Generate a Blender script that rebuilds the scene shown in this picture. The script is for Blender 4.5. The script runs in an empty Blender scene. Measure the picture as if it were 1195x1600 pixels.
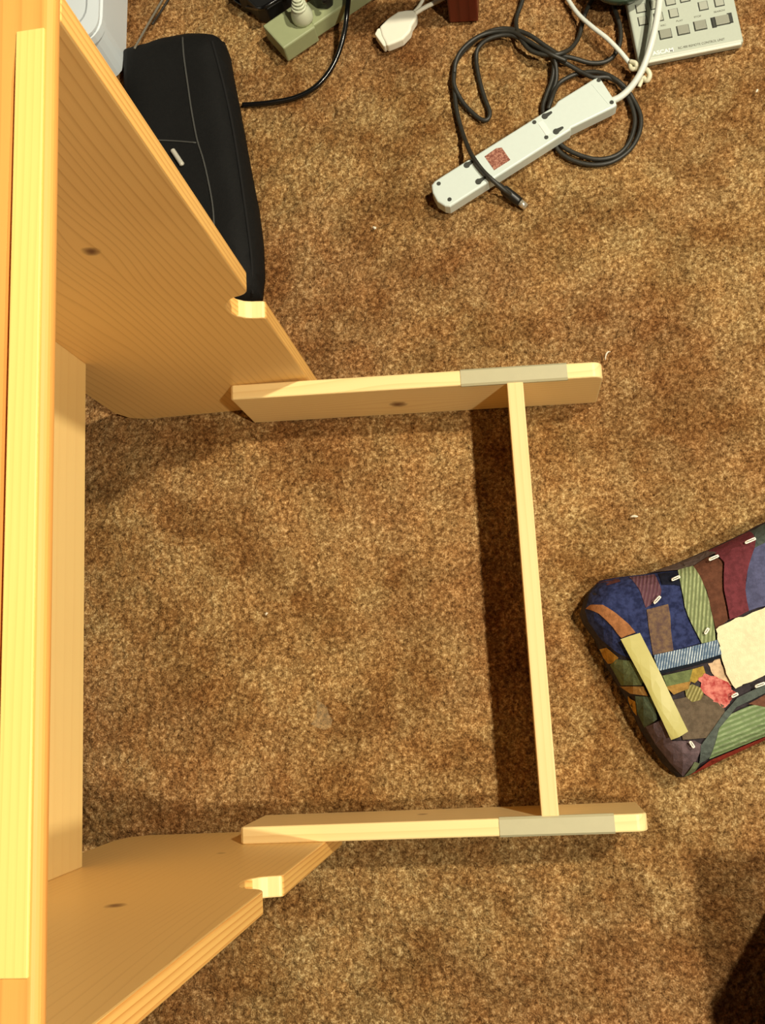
import bpy, bmesh, math, random
import numpy as np
from mathutils import Vector, Matrix, noise
random.seed(7)
C = bpy.context.scene.collection
sc = bpy.context.scene

# ------------------------------------------------------------------ camera
W, H, F = 1195, 1600, 1486.237
R = Matrix(((0.98852763, -0.05176959, -0.14189092),      # world -> camera (x right, y down, z forward)
            (-0.07711538, -0.9807457, -0.17941873),
            (-0.12987048, 0.18830235, -0.97348646)))
CAM = Vector((0, 0, 1.1845))
cd = bpy.data.cameras.new('camera'); cam = bpy.data.objects.new('camera', cd); C.objects.link(cam)
flip = Matrix(((1, 0, 0), (0, -1, 0), (0, 0, -1)))
cam.matrix_world = Matrix.Translation(CAM) @ (R.transposed() @ flip).to_4x4()
cd.sensor_fit = 'VERTICAL'; cd.sensor_height = 24.0; cd.lens = F / H * 24.0
cd.clip_start = 0.02
sc.camera = cam

# ------------------------------------------------------------------ light
wd = bpy.data.worlds.new('world'); sc.world = wd; wd.use_nodes = True
wd.node_tree.nodes['Background'].inputs[0].default_value = (1.0, 0.84, 0.66, 1)
wd.node_tree.nodes['Background'].inputs[1].default_value = 0.008
def lamp(name, loc, power, color, radius):
    l = bpy.data.lights.new(name, 'POINT'); l.energy = power; l.color = color; l.shadow_soft_size = radius
    o = bpy.data.objects.new(name, l); o.location = loc; C.objects.link(o)
lamp('ceiling_bulb', (1.08, 0.85, 2.4), 62, (1.0, 0.90, 0.71), 0.05)
lamp('ceiling_bulb', (1.08, -0.42, 2.4), 48, (1.0, 0.90, 0.71), 0.05)
lamp('ceiling_bulb', (-0.56, 0.30, 2.4), 1.2, (1.0, 0.88, 0.70), 0.07)
sc.view_settings.view_transform = 'Standard'; sc.view_settings.look = 'None'
sc.view_settings.gamma = 1; sc.view_settings.use_curve_mapping = False
sc.view_settings.exposure = 1.93

# ------------------------------------------------------------------ helpers
def ray(px, py):
    return R.transposed() @ Vector(((px - W / 2) / F, (py - H / 2) / F, 1.0))
def at(px, py, z=0.0):
    d = ray(px, py); return CAM + d * ((z - CAM.z) / d.z)
def at_y(px, py, y):
    d = ray(px, py); return CAM + d * ((y - CAM.y) / d.y)
def lin(c):
    return tuple(((v / 255) / 12.92 if v / 255 <= .04045 else ((v / 255 + .055) / 1.055) ** 2.4) for v in c) + (1,)

def tag(o, label, cat, group=None, kind=None):
    if label: o['label'] = label
    if cat: o['category'] = cat
    if group: o['group'] = group
    if kind: o['kind'] = kind
    return o
def thing(name, label, cat, loc=(0, 0, 0), group=None):
    o = bpy.data.objects.new(name, None); o.empty_display_size = 0.03; C.objects.link(o)
    o.location = loc; bpy.context.view_layer.update()
    return tag(o, label, cat, group)
def wloc(o):
    v = Vector(o.location)
    while o.parent: o = o.parent; v += o.location
    return v
def obj(name, bm, mat, parent=None, smooth=False, label=None, origin=None):
    """bmesh given in world coordinates -> one mesh object, origin at its parent's origin"""
    base = wloc(parent) if parent else Vector(origin if origin else (0, 0, 0))
    bmesh.ops.translate(bm, verts=bm.verts, vec=-base)
    me = bpy.data.meshes.new(name); bm.to_mesh(me); bm.free()
    if smooth:
        for p in me.polygons: p.use_smooth = True
    if mat: me.materials.append(mat)
    o = bpy.data.objects.new(name, me); C.objects.link(o)
    if parent: o.parent = parent
    else: o.location = base
    if label: o['label'] = label
    return o
def bevel(bm, w, seg=2, edges=None, ang=0.5):
    es = edges if edges is not None else [e for e in bm.edges if len(e.link_faces) == 2 and e.calc_face_angle(0) > ang]
    bmesh.ops.bevel(bm, geom=es, offset=w, segments=seg, affect='EDGES', profile=0.5, clamp_overlap=True)
    return bm
def box(x0, x1, y0, y1, z0, z1, bv=0, seg=2):
    bm = bmesh.new()
    m = Matrix.Translation(((x0 + x1) / 2, (y0 + y1) / 2, (z0 + z1) / 2)) @ Matrix.Diagonal((x1 - x0, y1 - y0, z1 - z0, 1))
    bmesh.ops.create_cube(bm, size=1, matrix=m)
    if bv: bevel(bm, bv, seg)
    return bm
def prism(pts, vec, bv=0, seg=2):
    """closed outline (world points) extruded along vec"""
    bm = bmesh.new(); vec = Vector(vec)
    a = [bm.verts.new(p) for p in pts]; b = [bm.verts.new(Vector(p) + vec) for p in pts]
    n = len(pts)
    bm.faces.new(a); bm.faces.new(b[::-1])
    for i in range(n): bm.faces.new((a[i], b[i], b[(i + 1) % n], a[(i + 1) % n]))
    bmesh.ops.recalc_face_normals(bm, faces=bm.faces)
    if bv: bevel(bm, bv, seg)
    return bm
def spline(pts, per=8):
    P = [Vector(p) for p in pts]; P = [2 * P[0] - P[1]] + P + [2 * P[-1] - P[-2]]
    out = []
    for i in range(1, len(P) - 2):
        for k in range(per):
            t = k / per
            out.append(.5 * ((2 * P[i]) + (P[i + 1] - P[i - 1]) * t + (2 * P[i - 1] - 5 * P[i] + 4 * P[i + 1] - P[i + 2]) * t * t
                             + (3 * P[i] - P[i - 1] - 3 * P[i + 1] + P[i + 2]) * t ** 3))
    out.append(P[-2]); return out
def tube(bm, pts, r, sides=10, per=8, radii=None):
    S = spline(pts, per) if per else [Vector(p) for p in pts]
    n = len(S); rings = []
    up = Vector((0, 0, 1))
    for i, p in enumerate(S):
        d = (S[min(i + 1, n - 1)] - S[max(i - 1, 0)]).normalized()
        a = d.cross(up)
        if a.length < 1e-3: a = d.cross(Vector((0, 1, 0)))
        a.normalize(); b = a.cross(d)
        rr = r if radii is None else radii[min(int(i / max(1, n - 1) * (len(radii) - 1) + .5), len(radii) - 1)]
        rings.append([bm.verts.new(p + (a * math.cos(2 * math.pi * k / sides) + b * math.sin(2 * math.pi * k / sides)) * rr) for k in range(sides)])
    for i in range(n - 1):
        for k in range(sides):
            bm.faces.new((rings[i][k], rings[i][(k + 1) % sides], rings[i + 1][(k + 1) % sides], rings[i + 1][k]))
    bm.faces.new(rings[0][::-1]); bm.faces.new(rings[-1])
    return bm
def cyl(bm, p, axis, r0, r1, h, n=20):
    q = Vector(axis).to_track_quat('Z', 'Y').to_matrix().to_4x4()
    bmesh.ops.create_cone(bm, cap_ends=True, segments=n, radius1=r0, radius2=r1, depth=h,
                          matrix=Matrix.Translation(Vector(p) + Vector(axis).normalized() * h / 2) @ q)
    return bm

# ------------------------------------------------------------------ materials
class NT:
    def __init__(s, name):
        s.m = bpy.data.materials.new(name); s.m.use_nodes = True; s.t = s.m.node_tree
        s.b = s.t.nodes['Principled BSDF']
    def n(s, typ, **kw):
        x = s.t.nodes.new(typ)
        for k, v in kw.items(): setattr(x, k, v)
        return x
    def l(s, a, b): s.t.links.new(a, b)
    def inp(s, node, key, v):
        if hasattr(v, 'is_output') or isinstance(v, bpy.types.NodeSocket): s.l(v, node.inputs[key])
        else: node.inputs[key].default_value = v
    def math(s, op, a, b=0.0, c=None):
        x = s.n('ShaderNodeMath', operation=op); s.inp(x, 0, a); s.inp(x, 1, b)
        if c is not None: s.inp(x, 2, c)
        return x.outputs[0]
    def mix(s, f, a, b, mode='MIX'):
        x = s.n('ShaderNodeMix', data_type='RGBA', blend_type=mode); s.inp(x, 0, f); s.inp(x, 6, a); s.inp(x, 7, b)
        return x.outputs[2]
    def noise(s, scale, detail=2, rough=.5, vec=None, out='Fac', mapscale=None, loc=None):
        x = s.n('ShaderNodeTexNoise'); x.inputs['Scale'].default_value = scale
        x.inputs['Detail'].default_value = detail; x.inputs['Roughness'].default_value = rough
        v = vec if vec is not None else s.coord()
        if mapscale or loc:
            m = s.n('ShaderNodeMapping'); s.l(v, m.inputs[0])
            if mapscale: m.inputs['Scale'].default_value = mapscale
            if loc: m.inputs['Location'].default_value = loc
            v = m.outputs[0]
        s.l(v, x.inputs['Vector']); return x.outputs[out]
    def coord(s):
        if not hasattr(s, '_c'): s._c = s.n('ShaderNodeTexCoord').outputs['Object']
        return s._c
    def ramp(s, f, stops):
        x = s.n('ShaderNodeValToRGB'); cr = x.color_ramp
        while len(cr.elements) < len(stops): cr.elements.new(.5)
        for e, (p, c) in zip(cr.elements, stops): e.position = p; e.color = c
        s.l(f, x.inputs[0]); return x.outputs[0]
    def bump(s, h, strength, dist):
        x = s.n('ShaderNodeBump'); x.inputs['Strength'].default_value = strength; x.inputs['Distance'].default_value = dist
        s.l(h, x.inputs['Height']); s.l(x.outputs[0], s.b.inputs['Normal'])

def plain(name, rgb, rough=.5, var=.12, scale=60, bump=0, metal=0, spec=.5):
    k = NT(name); c = lin(rgb)
    f = k.noise(scale, 3)
    k.l(k.mix(f, tuple(v * (1 - var) for v in c[:3]) + (1,), tuple(min(1, v * (1 + var)) for v in c[:3]) + (1,)), k.b.inputs['Base Color'])
    k.b.inputs['Roughness'].default_value = rough; k.b.inputs['Metallic'].default_value = metal
    k.b.inputs['Specular IOR Level'].default_value = spec
    if bump: k.bump(k.noise(scale * 6, 2), bump, .001)
    return k.m

def wood(name, light, dark, grain='Z', across=('X', 'Y'), period=.006, amp=.012, knots=(), contrast=.6, seed=0, rough=.42, origin=(0, 0, 0), sharp=3.5, wander=0.0):
    """growth rings running along `grain`; knots = (centre, radius, darkness) push the rings aside"""
    k = NT(name); co = k.coord()
    sp = k.n('ShaderNodeSeparateXYZ'); k.l(co, sp.inputs[0])
    ax = {a: sp.outputs[a] for a in 'XYZ'}
    stretch = {'X': (.09, 1, 1), 'Y': (1, .09, 1), 'Z': (1, 1, .09)}[grain]
    wob = k.noise(9, 2, .5, mapscale=stretch, loc=(seed, seed * .7, seed * .3))
    fine = k.noise(60, 2, .5, mapscale=stretch, loc=(seed, 3, seed))
    u = ax[across[0]]; w = ax[across[1]]
    g = k.math('ADD', u, k.math('MULTIPLY', w, .55))
    gi = 'XYZ'.index(grain)
    kn = None
    for (p, r, dk) in knots:
        p = Vector(p) - Vector(origin)
        v = k.n('ShaderNodeVectorMath', operation='SUBTRACT'); k.l(co, v.inputs[0]); v.inputs[1].default_value = p
        def dist(rr, st):
            s_ = [1 / rr] * 3; s_[gi] /= st
            m = k.n('ShaderNodeVectorMath', operation='MULTIPLY'); k.l(v.outputs[0], m.inputs[0]); m.inputs[1].default_value = s_
            q = k.n('ShaderNodeVectorMath', operation='LENGTH'); k.l(m.outputs[0], q.inputs[0]); return q.outputs['Value']
        D = dist(r * 3.2, 2.0)
        e = k.math('EXPONENT', k.math('MULTIPLY', k.math('MULTIPLY', D, D), -1.0))
        du = k.math('SUBTRACT', u, p['XYZ'.index(across[0])])
        g = k.math('SUBTRACT', g, k.math('MULTIPLY', k.math('MULTIPLY', du, e), .78))
        d2 = k.math('ADD', dist(r, 1.0), k.math('MULTIPLY', k.math('SUBTRACT', k.noise(120, 2), .5), .5))
        kk = k.math('MULTIPLY', k.math('SUBTRACT', 1.0, k.math('SMOOTH_MIN', 1.0, k.math('POWER', d2, 2.0), .2)), dk)
        kn = kk if kn is None else k.math('MAXIMUM', kn, kk)
    g = k.math('ADD', g, k.math('MULTIPLY', wob, amp * 2))
    if wander:
        slow = k.noise(3.2, 1, .5, mapscale={'X': (.35, 1, 1), 'Y': (1, .35, 1), 'Z': (1, 1, .35)}[grain], loc=(seed * 2, seed, 5))
        g = k.math('ADD', g, k.math('MULTIPLY', slow, wander))
        fade = k.ramp(k.noise(7, 1, .5, mapscale=stretch, loc=(seed, seed * 3, 1)), [(.38, (.35, .35, .35, 1)), (.62, (1, 1, 1, 1))])
    g = k.math('ADD', g, k.math('MULTIPLY', fine, .0018))
    ph = k.math('FRACT', k.math('DIVIDE', g, period))
    # earlywood fades slowly into a dark latewood line
    line = k.math('POWER', ph, sharp)
    edge = k.math('SUBTRACT', 1.0, k.math('SMOOTH_MAX', 0.0, k.math('MULTIPLY', k.math('SUBTRACT', ph, .93), 14.0), .05))
    line = k.math('MULTIPLY', k.math('MULTIPLY', line, edge), contrast)
    if wander: line = k.math('MULTIPLY', line, fade)
    fib = k.noise(420, 2, .6, mapscale={'X': (.03, 1, 1), 'Y': (1, .03, 1), 'Z': (1, 1, .03)}[grain])
    line = k.math('ADD', line, k.math('MULTIPLY', k.math('SUBTRACT', fib, .5), .16))
    big = k.noise(5, 2, .5, loc=(seed, 1, 2))
    line = k.math('ADD', line, k.math('MULTIPLY', k.math('SUBTRACT', big, .5), .45))
    line = k.math('MAXIMUM', k.math('MINIMUM', line, 1.0), 0.0)
    col = k.mix(line, lin(light), lin(dark))
    if kn is not None: col = k.mix(k.math('MAXIMUM', kn, 0.0), col, lin((96, 52, 34)))
    k.l(col, k.b.inputs['Base Color'])
    k.b.inputs['Roughness'].default_value = rough; k.b.inputs['Specular IOR Level'].default_value = .35
    k.bump(fib, .12, .0006)
    return k.m

# carpet: tufts are real relief, the colour is yarn variation
k = NT('carpet_pile')
tuft = k.noise(215, 2, .65); tuft2 = k.noise(520, 1, .5)
f = k.math('ADD', k.math('MULTIPLY', tuft, .72), k.math('MULTIPLY', tuft2, .28))
col = k.ramp(f, [(.30, lin((76, 54, 28))), (.45, lin((138, 108, 66))), (.54, lin((168, 137, 88))), (.70, lin((226, 200, 146)))])
nap = k.noise(9.5, 5, .66, loc=(3, 1, 0)); nap2 = k.noise(2.6, 3, .6, loc=(7, 5, 2)); hue = k.noise(22, 3, .6, loc=(1, 9, 4))
col = k.mix(k.ramp(nap, [(.38, (1, 1, 1, 1)), (.58, (0, 0, 0, 1))]), col, k.mix(1.0, col, lin((206, 192, 178)), 'MULTIPLY'))
col = k.mix(k.math('MULTIPLY', k.ramp(nap2, [(.42, (1, 1, 1, 1)), (.58, (0, 0, 0, 1))]), .8), col, k.mix(1.0, col, lin((238, 222, 222)), 'MULTIPLY'))
col = k.mix(k.math('MULTIPLY', k.ramp(hue, [(.40, (0, 0, 0, 1)), (.62, (1, 1, 1, 1))]), .7), col, k.mix(1.0, col, lin((255, 236, 220)), 'MULTIPLY'))
k.l(col, k.b.inputs['Base Color']); k.b.inputs['Roughness'].default_value = .95; k.b.inputs['Specular IOR Level'].default_value = .1
k.bump(tuft2, .7, .003)
M_carpet = k.m

# ------------------------------------------------------------------ floor
def carpet_height(X, Y, rng):
    pass
nx, ny = 520, 620
x0, x1, y0, y1 = -0.85, 0.62, -0.55, 1.22
gx = np.linspace(x0, x1, nx); gy = np.linspace(y0, y1, ny)
GX, GY = np.meshgrid(gx, gy)
rng = np.random.default_rng(3)
h = rng.random(GX.shape)
h2 = (h + np.roll(h, 1, 0) + np.roll(h, 1, 1) + np.roll(np.roll(h, 1, 0), 1, 1)) / 4
Z = (h2 - .5) * .0075 + (h - .5) * .002
GXj = GX + (rng.random(GX.shape) - .5) * .0016; GYj = GY + (rng.random(GX.shape) - .5) * .0016
Z -= 0.003
edge = (GX < x0 + .004) | (GX > x1 - .004) | (GY < y0 + .004) | (GY > y1 - .004)
Z[edge] = -0.003
me = bpy.data.meshes.new('floor')
co = np.stack([GXj, GYj, Z], -1).reshape(-1, 3)
idx = np.arange(nx * ny).reshape(ny, nx)
q = np.stack([idx[:-1, :-1], idx[:-1, 1:], idx[1:, 1:], idx[1:, :-1]], -1).reshape(-1, 4)
big = [(-2.2, -1.8), (2.2, -1.8), (2.2, 2.4), (-2.2, 2.4), (x0, y0), (x1, y0), (x1, y1), (x0, y1)]
nb = len(co)
co = np.vstack([co, np.array([(a, b, -0.003) for a, b in big])])
q = np.vstack([q, np.array([(nb, nb + 1, nb + 5, nb + 4), (nb + 1, nb + 2, nb + 6, nb + 5), (nb + 2, nb + 3, nb + 7, nb + 6), (nb + 3, nb, nb + 4, nb + 7)])])
me.vertices.add(len(co)); me.vertices.foreach_set('co', co.ravel())
me.loops.add(q.size); me.loops.foreach_set('vertex_index', q.ravel().astype(np.int32))
me.polygons.add(len(q)); me.polygons.foreach_set('loop_start', np.arange(0, q.size, 4, dtype=np.int32))
me.update(calc_edges=True); me.validate()
me.polygons.foreach_set('use_smooth', np.ones(len(q), dtype=bool))
me.materials.append(M_carpet)
fl = bpy.data.objects.new('floor', me); C.objects.link(fl); fl['kind'] = 'structure'

# ------------------------------------------------------------------ desk
T = .0188
YU, YUR, YL, YLR = .3626, .3478, -.1376, -.1380       # inner faces of the feet at their left and right ends
XA, XB, XC, XF, XBK = -.3235, .1221, .0109, -.2273, -.4722
HF = .1052
PU, PL = YU + T, YL - T                                # inner faces of the two side panels
ZT, TT = .751, .012                                    # desk top
BASE = Vector((-.35, .1125, 0))
desk = thing('desk', 'unfinished light pine desk with notched side panels and long feet on the brown carpet', 'desk', BASE)
LIGHT, DARK = (236, 184, 112), (176, 108, 48)
kU = at_y(143, 393, PU); kL = at_y(180, 1415, PL); kL2 = at_y(346, 1333, PL)
kF = at_y(622, 633, .355); kF2 = at_y(660, 1272, YL)
m_pu = wood('pine_upper_panel', (242, 202, 128), (184, 128, 62), 'Z', ('X', 'Y'), .0085, .030, [(kU, .0085, .95)], .72, 1.3, origin=BASE, sharp=7, wander=.10)
m_pl = wood('pine_lower_panel', (236, 196, 122), (184, 130, 64), 'Z', ('X', 'Y'), .0095, .030, [(kL, .010, .8), (kL2, .006, .4)], .55, 4.1, origin=BASE, sharp=6, wander=.09)
m_top = wood('pine_top', (228, 164, 84), (190, 118, 50), 'Y', ('X', 'Z'), .011, .02, (), .45, 2.2, rough=.5, origin=BASE)
m_strip = wood('pine_pale_strip', (244, 208, 120), (226, 180, 92), 'Y', ('X', 'Z'), .0042, .01, (), .5, 5.2, origin=BASE)
m_apron = wood('pine_apron', (244, 212, 140), (228, 184, 112), 'Y', ('Z', 'X'), .018, .03, (), .22, 8.2, origin=BASE)
m_foot = wood('pine_foot', (250, 222, 158), (226, 184, 114), 'X', ('Z', 'Y'), .0085, .012, [(kF, .0125, .95), (kF2, .007, .7)], .5, 3.3, origin=BASE)
m_bar = wood('pine_stretcher', (248, 212, 150), (226, 180, 112), 'Y', ('X', 'Z'), .0075, .01, (), .4, 6.6, origin=BASE)
m_end = wood('pine_end_grain', (250, 216, 150), (226, 176, 104), 'Y', ('X', 'Z'), .0045, .006, (), .2, 9.1, origin=BASE)
m_edge = wood('pine_front_edge', (246, 196, 112), (196, 118, 44), 'Z', ('Y', 'X'), .0052, .004, (), .85, 2.7, origin=BASE)

# side panels: profile in x-z with a slot cut from the front edge
def panel(y_in, y_out, mat):
    zs = ZT - TT
    prof = [(XBK, 0.0), (XBK - .02, .012), (XBK - .03, .04), (XBK - .03, zs), (XF, zs)]
    # slot cut in from the front edge: rounded inner end, flat lower lip
    prof += [(XF, .366), (XF - .0015, .3605), (XF - .0045, .3568), (XF - .010, .3535), (XF - .017, .3512), (XF - .0235, .3462), (XF - .0285, .3385),
             (XF - .0305, .329), (XF - .030, .3185), (XF - .0265, .3085), (XF - .0205, .3020), (XF - .0135, .2990), (XF - .002, .2968), (XF, .294),
             (XF, 0.004), (XF - .003, 0.0)]
    pts = [(x, y_in, z) for x, z in prof]
    bm = prism(pts, (0, y_out - y_in, 0))
    bevel(bm, .0016, 2, ang=.35)
    o = obj('side_panel', bm, mat, desk)
    o.data.materials.append(m_edge); o.data.materials.append(m_end)
    for p in o.data.polygons:
        if abs(p.normal.x) > .75 and abs(p.normal.y) < .5: p.material_index = 1
        elif p.normal.z > .6 and p.center.z < .5: p.material_index = 2
    return o
panel(PU, PU + T, m_pu); panel(PL, PL - T, m_pl)

# desk top board with rounded front edge, running past both panels
XT = -.2255
zs2 = ZT + .0012
SX0, SX1 = at(7, 800, zs2).x, XT - .0045
pa, pb = at(50, 45, zs2), at(30, 1530, zs2)
GAP = .0030
# outline with a narrow slit behind the strip, open between the strip's ends
def board_piece(x0, x1, y0, y1, front=False):
    bm = box(x0, x1, y0, y1, ZT - TT, ZT)
    if front:
        fe = [e for e in bm.edges if all(v.co.x > x1 - 1e-4 for v in e.verts) and abs(e.verts[0].co.y - e.verts[1].co.y) > .1]
        bevel(bm, .0052, 5, fe)
    return bm
Ya, Yb = -.42, .66
bm = bmesh.new()
ol = [(-.78, Ya), (XT, Ya), (XT, Yb), (-.78, Yb)]
slit = [(SX0 - .0002, pb.y), (SX0 - GAP * .8, pb.y + .02), (SX0 - GAP, pb.y + .12), (SX0 - GAP, pa.y - .14), (SX0 - GAP * .8, pa.y - .03), (SX0 - .0002, pa.y)]
# left piece follows the slit, right piece is straight
left = [(-.78, Ya), (SX0, Ya)] + [(SX0, pb.y)] + slit[1:-1] + [(SX0, pa.y), (SX0, Yb), (-.78, Yb)]
b1 = prism([(x, y, ZT - TT) for x, y in left], (0, 0, TT))
tb = obj('top_board', b1, m_top, desk)
obj('front_rail', board_piece(SX0, XT, Ya, Yb, True), m_top, desk)
# pale strip let into the front rail
bm = box(SX0, SX1, pb.y, pa.y, ZT - .001, zs2, .0007, 2)
obj('ledge_strip', bm, m_strip, desk, label='pale strip along the front edge of the top')
# apron between the panels
ZAP = .222
bm = box(-.4546 - T, -.4546, PL, PU, ZAP, ZT - TT, .0012, 2)
obj('apron', bm, m_apron, desk)

# feet
def foot(ya, yb, sgn, mat):
    yc = lambda x: ya + (yb - ya) * (x - XA) / (XB - XA)
    n = 7; r = .012
    prof = [(XA, .0), (XA, HF - .003), (XA + .003, HF)]
    for i in range(n):
        a = math.pi / 2 * (1 - i / (n - 1)); prof.append((XB - r + math.cos(a) * r, HF - r + math.sin(a) * r))
    prof += [(XB, 0.0)]
    bm = bmesh.new()
    a = [bm.verts.new((x, yc(x), z)) for x, z in prof]; b = [bm.verts.new((x, yc(x) + sgn * T, z)) for x, z in prof]
    m = len(prof)
    bm.faces.new(a); bm.faces.new(b[::-1])
    for i in range(m): bm.faces.new((a[i], b[i], b[(i + 1) % m], a[(i + 1) % m]))
    bmesh.ops.recalc_face_normals(bm, faces=bm.faces)
    bevel(bm, .0022, 3, ang=.8)
    return obj('foot', bm, mat, desk), yc
fu, ycu = foot(YU, YUR, 1, m_foot)
flw, ycl = foot(YL, YLR, -1, m_foot)
m_tape_grey = plain('grey_tape', (186, 180, 144), .55, .05, 90)
def foot_tape(f, yc, sgn, xa, xb):
    e = .0006
    bm = bmesh.new()
    prof = [(-e, HF - .004), (-e, HF - .0015), (.0015, HF + e), (T - .0015, HF + e), (T + e, HF - .0015), (T + e, HF - .004)]
    rows = []
    for x in (xa, (xa + xb) / 2, xb):
        rows.append([bm.verts.new((x, yc(x) + sgn * d, z)) for d, z in prof])
    for i in range(2):
        for j in range(len(prof) - 1): bm.faces.new((rows[i][j], rows[i][j + 1], rows[i + 1][j + 1], rows[i + 1][j]))
    bmesh.ops.recalc_face_normals(bm, faces=bm.faces)
    bmesh.ops.solidify(bm, geom=bm.faces[:], thickness=-.0004)
    obj('tape_strip', bm, m_tape_grey, f, label='grey-beige tape strip over the stretcher joint')
foot_tape(fu, ycu, 1, at(719, 583, HF).x, at(886, 580, HF).x)
foot_tape(flw, ycl, -1, at(780, 1290, HF).x, at(960, 1285, HF).x)
# stretcher between feet
bm = bmesh.new()
yb0 = ycl(XC)
pts = [(XC, ycl(XC), .004), (XC + T, ycl(XC + T), .004), (XC + T, ycu(XC + T), .004), (XC, ycu(XC), .004)]
bm = prism(pts, (0, 0, HF - .0045), .0012, 2)
obj('stretcher', bm, m_bar, desk)

# ------------------------------------------------------------------ draped things (cushion, bag)
def poly_dist(p, poly):
    """inside distance of xy point to outline"""
    best = 9
    n = len(poly)
    for i in range(n):
        a = poly[i]; b = poly[(i + 1) % n]
        ab = (b[0] - a[0], b[1] - a[1]); t = ((p[0] - a[0]) * ab[0] + (p[1] - a[1]) * ab[1]) / (ab[0] ** 2 + ab[1] ** 2 + 1e-12)
        t = max(0, min(1, t)); d = math.hypot(p[0] - a[0] - ab[0] * t, p[1] - a[1] - ab[1] * t)
        best = min(best, d)
    return best
def fill_grid(poly, step):
    bm = bmesh.new()
    f = bm.faces.new([bm.verts.new((p[0], p[1], 0)) for p in poly])
    if f.normal.z < 0: f.normal_flip()
    bmesh.ops.triangulate(bm, faces=bm.faces[:])
    xs = [p[0] for p in poly]; ys = [p[1] for p in poly]
    for a, lo, hi in ((0, min(xs), max(xs)), (1, min(ys), max(ys))):
        c = math.ceil(lo / step) * step
        while c < hi:
            co = [0, 0, 0]; co[a] = c; no = [0, 0, 0]; no[a] = 1
            bmesh.ops.bisect_plane(bm, geom=bm.verts[:] + bm.edges[:] + bm.faces[:], dist=1e-5, plane_co=co, plane_no=no)
            c += step
    bmesh.ops.remove_doubles(bm, verts=bm.verts, dist=1e-5)
    bmesh.ops.recalc_face_normals(bm, faces=bm.faces)
    if sum(f.normal.z for f in bm.faces) < 0: bmesh.ops.reverse_faces(bm, faces=bm.faces)
    return bm
def fill_body(poly, step, hfun, base=.0):
    bm = fill_grid(poly, step)
    bd = [e for e in bm.edges if e.is_boundary]
    for v in bm.verts: v.co.z = hfun(v.co.x, v.co.y)
    r = bmesh.ops.extrude_edge_only(bm, edges=bd)
    for v in r['geom']:
        if isinstance(v, bmesh.types.BMVert): v.co.z = base
    bmesh.ops.holes_fill(bm, edges=[e for e in bm.edges if e.is_boundary], sides=0)
    bmesh.ops.recalc_face_normals(bm, faces=bm.faces)
    return bm

def z5(x, y): return (880 + x / 3.479, 780 + y / 3.479)
CH = .064
def c5(x, y):
    p = at(*z5(x, y), CH * .85); return (p.x, p.y)
c_out = [(102, 610), (125, 530), (160, 470), (215, 420), (330, 402), (470, 385), (640, 325), (830, 245), (1030, 150), (1096, 112), (1450, -40), (1600, 500), (1500, 1150),
         (1096, 1335), (900, 1425), (760, 1495), (690, 1530), (650, 1530), (570, 1450), (450, 1270), (360, 1080), (250, 900), (190, 760), (120, 660)]
c_poly = [c5(*p) for p in c_out]
def ch(x, y):
    d = poly_dist((x, y), c_poly); w = .030
    t = min(1, d / w)
    s = math.sqrt(max(0, 1 - (1 - t) ** 2))
    return .014 + (CH - .014) * s + .0035 * noise.noise(Vector((x * 22, y * 22, 1))) * t
def cloth(name, rgb, weave=900, stripes=None, mott=.35, second=None):
    g_ = sum(rgb) / 3; rgb = tuple(v * .84 + g_ * .14 for v in rgb); k = NT(name); c = lin(rgb)
    a = k.noise(160, 3, .6); b = k.noise(30, 2)
    c2 = lin(second) if second else tuple(v * (1 - mott) for v in c[:3]) + (1,)
    col = k.mix(k.ramp(a, [(.38, (0, 0, 0, 1)), (.62, (1, 1, 1, 1))]), c2, c)
    col = k.mix(k.math('MULTIPLY', b, .35), col, tuple(v * .5 for v in c[:3]) + (1,))
    hgt = k.noise(weave, 1)
    if stripes:
        ang, per, rgb2 = stripes
        mp = k.n('ShaderNodeMapping'); k.l(k.coord(), mp.inputs[0]); mp.inputs['Rotation'].default_value = (0, 0, ang)
        wv = k.n('ShaderNodeTexWave', wave_type='BANDS', bands_direction='X'); k.l(mp.outputs[0], wv.inputs[0])
        wv.inputs['Scale'].default_value = 1 / per * .314; wv.inputs['Distortion'].default_value = .6; wv.inputs['Detail Scale'].default_value = 3
        col = k.mix(k.ramp(wv.outputs['Fac'], [(.35, (0, 0, 0, 1)), (.7, (1, 1, 1, 1))]), lin(rgb2), col); hgt = wv.outputs['Fac']
    k.l(col, k.b.inputs['Base Color']); k.b.inputs['Roughness'].default_value = .9; k.b.inputs['Specular IOR Level'].default_value = .15
    k.bump(hgt, .5, .0012)
    return k.m
cp = Vector((c5(700, 900)[0], c5(700, 900)[1], 0))
cushion = thing('cushion', 'patchwork cushion of navy, maroon, green and cream fabric scraps on the carpet', 'cushion', cp)
obj('cushion_body', fill_body(c_poly, .009, ch, .002), cloth('cushion_cloth', (66, 58, 62)), cushion, True)
layer = [0]
def patch(name, pts, mat, raise_=0, step=.009, parent=None, label=None, thick=.0009):
    layer[0] += 1
    off = .0016 + (layer[0] % 10) * .0004 + raise_
    poly = [c5(*p) for p in pts]
    bm = fill_grid(poly, step)
    for v in bm.verts: v.co.z = ch(v.co.x, v.co.y) + off
    bmesh.ops.solidify(bm, geom=bm.faces[:], thickness=thick)
    return obj(name, bm, mat, parent or cushion, False, label=label)
def rag(pts, n=3, j=7):
    """roughened outline for torn and frayed scraps"""
    out = []
    for i, p in enumerate(pts):
        q = pts[(i + 1) % len(pts)]
        for s in range(n):
            t = s / n; out.append((p[0] + (q[0] - p[0]) * t + random.uniform(-j, j) * (s > 0), p[1] + (q[1] - p[1]) * t + random.uniform(-j, j) * (s > 0)))
    return out
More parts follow.
